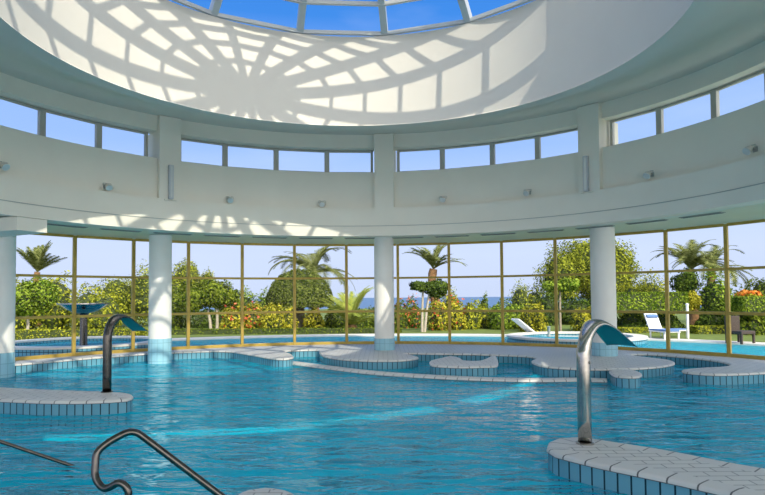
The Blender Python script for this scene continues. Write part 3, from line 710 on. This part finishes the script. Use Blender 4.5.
def palm(x, ytop, Y, label, L, nf=34, m='frond', elev=(-25, 80), trunk_r=.16, droop=1.5, leaf=.42, hidden_from=None, a_bias=None):
    C = far(x, ytop, Y); root = thing('palm_tree', label, 'palm tree', (C.x, C.y, -.1), 'palms in the garden'); h = C.z + .1
    if h > .6:
        mb = MB(); P = [Vector((.12 * math.sin(i * .5), 0, h * i / 12)) for i in range(13)]; mb.tube(P, [trunk_r * (1.15 if i % 2 else 1) * (1.25 - .25 * i / 12) for i in range(13)], 12)
        mb.build('trunk', M['palm_bark'], root, smooth=50)
    else:
        mb = MB(); mb.lathe([(0, 0), (trunk_r * 1.3, 0), (trunk_r * 1.5, h * .5), (trunk_r, h + .05), (0, h + .1)], 12, closed=False); mb.build('trunk', M['palm_bark'], root, smooth=50)
    mesh = [frond_mesh(L * s, droop * q, M[m], leaf) for s, q in ((1, 1), (.9, .7), (1.05, 1.25))]
    for k in range(nf):
        f = bpy.data.objects.new('frond', mesh[k % 3]); COL.objects.link(f); f.parent = root; f.location = (0.12 * math.sin(6.), 0, h)
        e_ = elev[0] + (elev[1] - elev[0]) * ((k * .618) % 1)
        f.rotation_euler = (R(random.uniform(-15, 15)), -R(e_), R(k * 137.5 + random.uniform(-8, 8)))
    return root
# --- left part
palm(38, 272, 36, 'upright palm behind the bushes at the far left', 2.0, 20, elev=(38, 88), droop=.3, m='frond', leaf=.34)
shrub(31.5, [(8, 50, 275, 331), (35, 75, 268, 331), (62, 108, 282, 331), (90, 130, 286, 331), (-30, 20, 280, 331)], 'tall yellow green bush behind the mushroom fountain', 'leaf_lime', 9000, .17)
tree(26, [(12, 42, 281, 318), (25, 58, 277, 315), (8, 30, 290, 320)], [(27, 28, 312)], 'small leafy tree with a thin pale trunk at the far left', 'leaf_fresh', 3600, .16, bark='pale_bark', tw=.06)
tree(35, [(100, 140, 270, 330), (122, 168, 263, 330), (150, 190, 272, 330)], [(135, 135, 300)], 'feathery tree left of the sunlit column', 'leaf_feather', 9000, .15, scatter=.4)
tree(37, [(172, 206, 258, 300), (160, 190, 268, 310), (195, 216, 268, 300)], [(190, 190, 300)], 'feathery tree just right of the sunlit column', 'leaf_feather', 7000, .14, scatter=.45)
tree(29, [(178, 212, 281, 315), (196, 235, 279, 312), (215, 243, 286, 314)], [(211, 208, 310), (217, 217, 308)], 'dark round tree with two pale trunks', 'leaf_mid', 6500, .17, bark='pale_bark', tw=.07)
shrub(30.5, [(160, 192, 292, 334), (150, 176, 300, 334)], 'dark green shrub right behind the sunlit column', 'leaf_mid', 3000, .16)
shrub(33, [(185, 235, 305, 334)], 'dark low shrub behind the two pale trunks', 'leaf_dark', 2500, .17)
shrub(34, [(234, 262, 288, 325), (252, 282, 287, 325), (266, 300, 296, 325)], 'mid green bush left of the clipped dome tree', 'leaf_fresh', 4500, .15)
shrub(28.5, [(222, 252, 304, 334), (240, 268, 302, 334)], 'yellow shrub with red blossoms left of the clipped dome tree', 'leaf_yellow', 3200, .15, flowers=('flower_red', 260, .14))
shrub(28.2, [(262, 290, 303, 334), (280, 298, 306, 334)], 'yellow shrub left of the dome tree trunk', 'leaf_yellow', 2600, .15)
shrub(29.4, [(303, 326, 304, 334)], 'yellow shrub right of the dome tree trunk', 'leaf_yellow', 1800, .15)
tree(30, [(267, 333, 270, 303)], [(300, 300, 296)], 'clipped dome shaped tree on a thick grey trunk', 'leaf_clip', 9000, .13, kind='dome', tw=.24, depth=1, bark='bark')
palm(314, 274, 34, 'large palm fanning out above the clipped dome tree', 3.0, 40, elev=(22, 89), droop=1.1, leaf=.46)
palm(352, 326, 28.3, 'young low palm with bright fronds left of the middle column', 2.2, 30, m='frond_bright', elev=(28, 89), droop=.55, trunk_r=.2, leaf=.34)
shrub(32, [(322, 350, 300, 333), (343, 372, 303, 333), (365, 392, 304, 333)], 'mid green shrubs behind the young low palm', 'leaf_mid', 4800, .15)
# --- middle
shrub(31.5, [(388, 412, 300, 334), (402, 424, 297, 334)], 'dark shrub with red blossoms right of the middle column', 'leaf_mid', 2800, .15, flowers=('flower_red', 300, .14))
tree(27, [(409, 432, 281, 291), (420, 450, 279, 297), (428, 447, 283, 299)], [(422, 423, 288), (424.5, 430, 288)], 'slim tree with dark crown and twin pale trunks in front of the sea', 'leaf_dark', 2600, .16, bark='pale_bark', tw=.055)
palm(434, 269, 34, 'palm with orange brown crown base right of the middle column', 2.1, 19, elev=(36, 90), droop=.75, trunk_r=.22, leaf=.36)
shrub(35, [(440, 462, 285, 330)], 'thin green bush behind the palm with the orange trunk', 'leaf_feather', 1500, .14, scatter=.5)
shrub(29.3, [(424, 450, 298, 334), (440, 468, 294, 334)], 'yellow shrub with red blossoms behind the slim twin trunk tree', 'leaf_yellow', 3600, .15, flowers=('flower_red', 200, .12))
shrub(30.2, [(456, 482, 296, 330), (472, 498, 305, 330)], 'yellow green shrub in the middle of the right half glass wall', 'leaf_lime', 2800, .15)
shrub(30.8, [(478, 490, 293, 328)], 'narrow upright bush, dark green, left of the lime bush', 'leaf_mid', 1200, .15)
shrub(29.6, [(482, 512, 298, 330), (500, 528, 303, 330)], 'lime green bush left of the slanting white board', 'leaf_fresh', 3200, .15)
shrub(38, [(505, 532, 278, 325), (520, 548, 283, 325)], 'distant feathery bush left of the big tree', 'leaf_feather', 4000, .14, scatter=.4)
shrub(27.5, [(515, 533, 306, 331), (526, 546, 301, 331)], 'yellow shrub left of the small umbrella tree', 'leaf_yellow', 2200, .14)
shrub(27.6, [(568, 590, 304, 331), (580, 600, 302, 331)], 'yellow shrub between the small umbrella tree and the right column', 'leaf_yellow', 2200, .14)
tree(25, [(540, 562, 281, 291), (552, 582, 278, 291)], [(560.5, 560, 288)], 'small umbrella shaped tree on a thin trunk', 'leaf_fresh', 1500, .16, tw=.05)
shrub(33.5, [(530, 560, 288, 331), (550, 604, 292, 331)], 'dark bushes behind the small umbrella tree', 'leaf_dark', 4200, .17)
tree(38, [(533, 585, 246, 312), (552, 625, 232, 300), (592, 642, 237, 300), (570, 638, 262, 315)], [(590, 590, 300)], 'big feathery tree behind the right column', 'leaf_feather', 26000, .17, tw=.2, scatter=.3)
# --- right
shrub(34, [(612, 645, 277, 325), (632, 668, 271, 325), (655, 680, 283, 325)], 'tall yellow green bushes above the clipped hedge', 'leaf_lime', 6000, .16, scatter=.3)
shrub(26.5, [(604, 683, 293, 312)], 'long clipped box hedge right of the right column', 'leaf_fresh', 6500, .12, name='hedge', cat='hedge', kind='box', depth=.5)
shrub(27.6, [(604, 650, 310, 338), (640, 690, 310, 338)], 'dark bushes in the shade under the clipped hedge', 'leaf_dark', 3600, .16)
palm(691, 270, 30, 'left of the two tall palms on the right', 2.3, 24, elev=(38, 90), droop=1.0, leaf=.42, trunk_r=.2)
palm(713, 272, 34.5, 'right of the two tall palms on the right', 2.6, 28, elev=(18, 88), droop=1.1, leaf=.42, trunk_r=.2)
shrub(28.2, [(666, 690, 271, 296), (680, 698, 268, 296)], 'dark glossy bush in front of the left tall palm', 'leaf_dark', 2400, .15)
shrub(26.8, [(682, 700, 291, 311)], 'round yellow bush beside the pole', 'leaf_yellow', 1600, .13)
shrub(27.5, [(694, 722, 271, 325), (708, 735, 280, 325)], 'tall green bush below the right tall palm', 'leaf_fresh', 3800, .16)
shrub(27, [(728, 752, 283, 330), (745, 785, 270, 330), (768, 800, 275, 330)], 'tall green bush at the right edge behind the hedge', 'leaf_mid', 4500, .16, scatter=.3)
shrub(23.5, [(737, 790, 297, 311)], 'clipped hedge at the right edge', 'leaf_fresh', 3000, .11, name='hedge', cat='hedge', kind='box', depth=.4)
shrub(24.5, [(736, 760, 291, 300)], 'orange blossoming bush above the clipped hedge at the right edge', 'leaf_lime', 900, .12, flowers=('flower_orange', 700, .12))
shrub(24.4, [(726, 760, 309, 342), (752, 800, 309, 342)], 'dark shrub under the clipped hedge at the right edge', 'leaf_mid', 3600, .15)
shrub(24.6, [(692, 728, 326, 340)], 'low clipped hedge behind the pole', 'leaf_lime', 1800, .11, name='hedge', cat='hedge', kind='box', depth=.4)
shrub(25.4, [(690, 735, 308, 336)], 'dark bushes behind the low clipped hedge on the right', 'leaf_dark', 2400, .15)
shrub(25.5, [(618, 662, 328, 336)], 'low yellow green hedge behind the raised lounger', 'leaf_lime', 1600, .11, name='hedge', cat='hedge', kind='box', depth=.3)
shrub(24.2, [(-30, 143, 330.5, 340)], 'low clipped hedge behind the mushroom fountain', 'leaf_lime', 5200, .10, name='hedge', cat='hedge', kind='box', depth=.35)
shrub(26.6, [(160, 398, 329.5, 338)], 'long low hedge across the middle of the garden', 'leaf_mid', 6000, .10, name='hedge', cat='hedge', kind='box', depth=.3)
